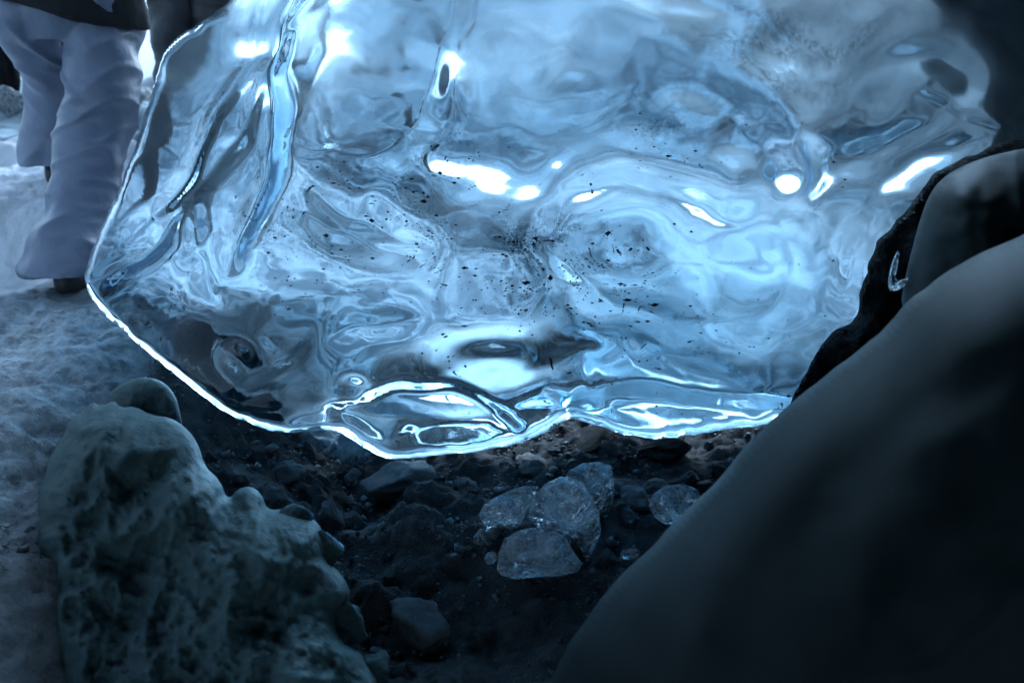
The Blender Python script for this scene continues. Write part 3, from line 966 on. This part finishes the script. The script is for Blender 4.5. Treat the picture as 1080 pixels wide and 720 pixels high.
def remesh_union(name, parts, voxel, disp=None, smooth_it=2):
    bm = bmesh.new()
    for vs, fs in parts:
        bv = [bm.verts.new(v) for v in vs]
        for f in fs: bm.faces.new([bv[i] for i in f])
    bmesh.ops.recalc_face_normals(bm, faces=bm.faces)
    me = bpy.data.meshes.new(name + '_src'); bm.to_mesh(me); bm.free()
    o = bpy.data.objects.new(name + '_src', me); COL.objects.link(o)
    md = o.modifiers.new('r', 'REMESH'); md.mode = 'VOXEL'; md.voxel_size = voxel
    ms = o.modifiers.new('s', 'SMOOTH'); ms.iterations = smooth_it; ms.factor = .5
    dg = bpy.context.evaluated_depsgraph_get()
    res = bpy.data.meshes.new_from_object(o.evaluated_get(dg))
    bpy.data.objects.remove(o); bpy.data.meshes.remove(me)
    res.name = name
    if disp is not None:
        n = len(res.vertices)
        co = np.empty(n * 3); res.vertices.foreach_get('co', co); co = co.reshape(-1, 3)
        no = np.empty(n * 3); res.vertices.foreach_get('normal', no); no = no.reshape(-1, 3)
        co = co + no * disp(co)[:, None]
        res.vertices.foreach_set('co', co.ravel()); res.update()
    return res


def skin_body(name, joints, edges, mat):
    me = bpy.data.meshes.new(name)
    me.from_pydata([j[0] for j in joints], edges, [])
    o = bpy.data.objects.new(name + '_src', me); COL.objects.link(o)
    o.modifiers.new('skin', 'SKIN')
    for k, j in enumerate(joints):
        me.skin_vertices[0].data[k].radius = (j[1], j[1])
    me.skin_vertices[0].data[0].use_root = True
    sd = o.modifiers.new('sub', 'SUBSURF'); sd.levels = 2; sd.render_levels = 2
    dg = bpy.context.evaluated_depsgraph_get()
    res = bpy.data.meshes.new_from_object(o.evaluated_get(dg)); res.name = name
    bpy.data.objects.remove(o)
    return link(name, res, mat)


def pt(u, v, d):
    return unproj(u, v, d)


def make_person(name, foot_l, foot_r, hip, mats, label, hem_flare=1.0, foot_yaw=0.0, folds=.024):
    """figure seen from behind; feet and hip are world points"""
    fl, fr_, hp = [np.asarray(x, float) for x in (foot_l, foot_r, hip)]
    mp, mj, mb, mh = mats
    def kn(f, side):
        h = hp + np.array([side * .10, 0, -.05])
        k = f + (h - f) * .52 + np.array([0, .05, 0])
        return h, k
    hl, kl = kn(fl, -1); hr, kr = kn(fr_, 1)
    up = lambda z: hp + np.array([0, .02, z])
    J = [(hp, .15), (up(.25), .15), (up(.45), .17), (up(.56), .07), (up(.64), .06), (up(.72), .10), (up(.82), .085),
         (hl, .10), (kl, .065), (fl + [0, 0, .09], .045), (fl + [0, .16, .04], .04),
         (hr, .10), (kr, .065), (fr_ + [0, 0, .09], .045), (fr_ + [0, .16, .04], .04),
         (up(.50) + [-.2, 0, 0], .06), (up(.22) + [-.27, .02, 0], .045), (up(.12) + [-.23, .28, .02], .035), (up(.12) + [-.2, .36, .02], .035),
         (up(.50) + [.2, 0, 0], .06), (up(.22) + [.27, .02, 0], .045), (up(.12) + [.23, .28, .02], .035), (up(.12) + [.2, .36, .02], .035)]
    J = [(tuple(float(c) for c in p), r) for p, r in J]
    E = [(0, 1), (1, 2), (2, 3), (3, 4), (4, 5), (5, 6), (0, 7), (7, 8), (8, 9), (9, 10), (0, 11), (11, 12), (12, 13), (13, 14),
         (2, 15), (15, 16), (16, 17), (17, 18), (2, 19), (19, 20), (20, 21), (21, 22)]
    body = skin_body(name, J, E, M_SKIN)
    tag(body, label, 'person')
    def leg(h, k, f):
        hem = f + np.array([0, .02, .065])
        top = h + np.array([0, 0, .08])
        mid = (h + k) / 2; cal = (k + hem) / 2
        return interp_rings([(*hem, .132 * hem_flare, .145 * hem_flare), (*(hem + (cal - hem) * .5), .124 * hem_flare, .128 * hem_flare), (*cal, .108, .115), (*k, .104, .112),
                             (*mid, .112, .125), (*h, .125, .14), (*top, .125, .145)], 40)
    def pelvis():
        return interp_rings([(*(hp + [0, 0, -.10]), .17, .135), (*(hp + [0, .0, -.02]), .215, .16), (*(hp + [0, 0, .08]), .21, .155), (*(hp + [0, 0, .2]), .18, .13)], 14)
    def wr(co):
        q = co * np.array([1, 1, 1.0])
        zz = co[:, 2:3] - hp[2]
        w = fbm(np.stack([co[:, 0] * 3 - co[:, 2] * 3, co[:, 1] * 3, co[:, 2] * 5 + co[:, 0] * 3], 1) + 4, 2, .45)
        x, y, z = co[:, 0], co[:, 1], co[:, 2]
        d = folds * 1.2 * fbm(co * 4.5 + 7, 2)
        for sx, sz, ph, a in ((9, 15, 3., .75), (-8, 16, 11., .7), (2, 24, 21., .4)):
            n1 = perlin(np.stack([x * 3 + y * 2 + ph, (x * sx + z * sz) * .55, y * 3 + ph], 1))
            msk = np.clip(.35 + 1.3 * perlin(co * 3.4 + ph), 0, 1)
            d = d + folds * a * msk * np.clip(1 - np.abs(n1) * 3.2, 0, 1) ** 1.6
        return d
    for nm, parts, dsp, mt in (('trousers', [loft(leg(hl, kl, fl)), loft(leg(hr, kr, fr_)), loft(pelvis())], wr, mp),):
        me = remesh_union(nm, parts, .008, dsp, 3)
        link(nm, me, mt, body)
    jk = interp_rings([(*(hp + [0, 0, -.015]), .245, .19), (*(hp + [0, 0, .04]), .25, .195), (*(hp + [0, 0, .3]), .21, .16), (*(hp + [0, .02, .48]), .23, .15), (*(hp + [0, .02, .57]), .09, .09)], 18)
    parts = [loft(jk)]
    for s, e in ((-1, 0), (1, 0)):
        a = hp + [s * .21, .02, .50]; b = hp + [s * .30, .03, .24]; c = hp + [s * .26, .26, .14]
        keys = [(*a, .085, .09), (*b, .075, .08), (*c, .06, .065)]
        parts.append(loft(interp_rings(keys, 14), 24))
    me = remesh_union('jacket', parts, .013, lambda co: .012 * fbm(co * 7, 3), 3)
    for v_ in me.vertices:
        if v_.co.z < hp[2] + .25: v_.co.z -= .26 * (v_.co.x - hp[0]) * (1 - max(0, v_.co.z - hp[2]) / .25)
    link('jacket', me, mj, body)
    for f in (fl, fr_):
        q = interp_rings([(*(f + [0, .05, .0]), .052, .135), (*(f + [0, .05, .03]), .055, .14), (*(f + [0, .03, .06]), .052, .11), (*(f + [0, .03, .09]), .045, .06), (*(f + [0, .04, .12]), .04, .05)], 12)
        me = remesh_union('boot', [loft(q, 28)], .009, None, 2)
        link('boot', me, mb, body)
    for h in (hl, hr):
        pass
    hc = hp + np.array([0, .02, .79])
    bm = bmesh.new(); bmesh.ops.create_icosphere(bm, subdivisions=3, radius=.118)
    for v_ in list(bm.verts):
        v_.co.z *= 1.12
    bmesh.ops.delete(bm, geom=[v_ for v_ in bm.verts if v_.co.z < -.02], context='VERTS')
    bmesh.ops.translate(bm, verts=bm.verts, vec=Vector([float(c) for c in hc]))
    me = bpy.data.meshes.new('hat'); bm.to_mesh(me); bm.free()
    link('hat', me, mh, body)
    return body, hl, kl, hr, kr


f1 = pt(78, 303, 3.12); f2 = pt(66, 190, 3.62)
hip1 = pt(72, 8, 3.25)
per, *_ = make_person('person', f2, f1, hip1, (M_PANTS, M_JACKET, M_BOOT, M_TRIM), 'person in lavender trousers and black jacket stepping up the snowy bank, seen from behind', 1.1, folds=.021)
g1, dd1 = ground_at(200, 175)
fb1 = pt(186, 160, 4.5); fb2 = pt(226, 165, 4.5)
per2, *_ = make_person('person', fb1, fb2, pt(206, -30, 4.5), (M_DARKP, M_JACKET, M_BOOT, M_TRIM), 'person in charcoal trousers standing behind the clear ice', .85)

# ------------------------------------------------------------------ unseen cave roof, added to shade the foreground
def build_shade_roof():
    vs, fs = [], []
    nu, nv = 70, 40
    for j in range(nv):
        t = j / (nv - 1)
        y = -2.6 + t * 6.0
        for i in range(nu):
            a = math.pi * i / (nu - 1)
            rx, rz = 4.2, 2.7 - .35 * t
            lean = 0
            x = .9 + rx * math.cos(a); z = -.3 + rz * math.sin(a) ** .8
            k = .25 * mnoise.noise(Vector((x * .7, y * .7, z * .7)))
            x += k; z += k
            vs.append((x, y, z))
    for j in range(nv - 1):
        for i in range(nu - 1):
            a = j * nu + i
            # gap at the front left, cut to let skylight in
            cx = (vs[a][0] + vs[a + 1][0]) / 2; cy = vs[a][1]
            if (cx < -1.5 and cy > -.5) or (cx < -.5 and cy > 2.4): continue
            fs.append((a, a + 1, a + nu + 1, a + nu))
    me = mesh('cave_shade_roof', vs, fs)
    o = link('cave_shade_roof', me, M_SHADE_ROOF)
    md = o.modifiers.new('thick', 'SOLIDIFY'); md.thickness = .3; md.offset = 1
    tag(o, 'unseen ice roof added over the viewpoint to shade the foreground', 'cave', kind='structure')


build_shade_roof()

# ------------------------------------------------------------------ light, sky, camera
SUN_EL, SUN_AZ = R(27), R(9)          # azimuth measured from +Y towards +X
W = bpy.data.worlds.new('World'); S.world = W; W.use_nodes = True
nt = W.node_tree
bg = nt.nodes['Background']
sky = nt.nodes.new('ShaderNodeTexSky'); sky.sky_type = 'NISHITA'; sky.sun_disc = False
sky.sun_elevation = SUN_EL; sky.sun_rotation = SUN_AZ
sky.dust_density = 1.0; sky.air_density = 1.4; sky.ozone_density = 2.0
hs = nt.nodes.new('ShaderNodeHueSaturation'); hs.inputs['Saturation'].default_value = .38
nt.links.new(sky.outputs[0], hs.inputs['Color']); nt.links.new(hs.outputs[0], bg.inputs[0]); bg.inputs[1].default_value = .085

sl = bpy.data.lights.new('sun', 'SUN'); sl.energy = 1.5; sl.angle = R(20); sl.color = (1, .98, .95)
so = bpy.data.objects.new('sun', sl); COL.objects.link(so)
dirv = Vector((math.sin(SUN_AZ) * math.cos(SUN_EL), math.cos(SUN_AZ) * math.cos(SUN_EL), math.sin(SUN_EL)))
so.rotation_euler = dirv.to_track_quat('Z', 'Y').to_euler()
so.location = dirv * 20

cd = bpy.data.cameras.new('camera'); cam = bpy.data.objects.new('camera', cd); COL.objects.link(cam)
cam.location = CAM; cam.rotation_euler = (R(90) - PITCH, 0, 0)
cd.sensor_width = 36; cd.lens = 36 * FPX / 1080
cd.clip_start = .05; cd.clip_end = 20000
cd.dof.use_dof = True; cd.dof.focus_distance = 2.3; cd.dof.aperture_fstop = 3.2
S.camera = cam

S.render.engine = 'CYCLES'
c = S.cycles
c.max_bounces = 20; c.transmission_bounces = 20; c.glossy_bounces = 8; c.diffuse_bounces = 4; c.transparent_max_bounces = 8
c.caustics_refractive = True; c.caustics_reflective = False
c.sample_clamp_indirect = 6.0; c.blur_glossy = .3
c.use_denoising = True
vs_ = S.view_settings
vs_.view_transform = 'Standard'; vs_.look = 'None'; vs_.exposure = 1.58; vs_.use_white_balance = True; vs_.white_balance_temperature = 4600; vs_.white_balance_tint = 0; vs_.gamma = 1.0
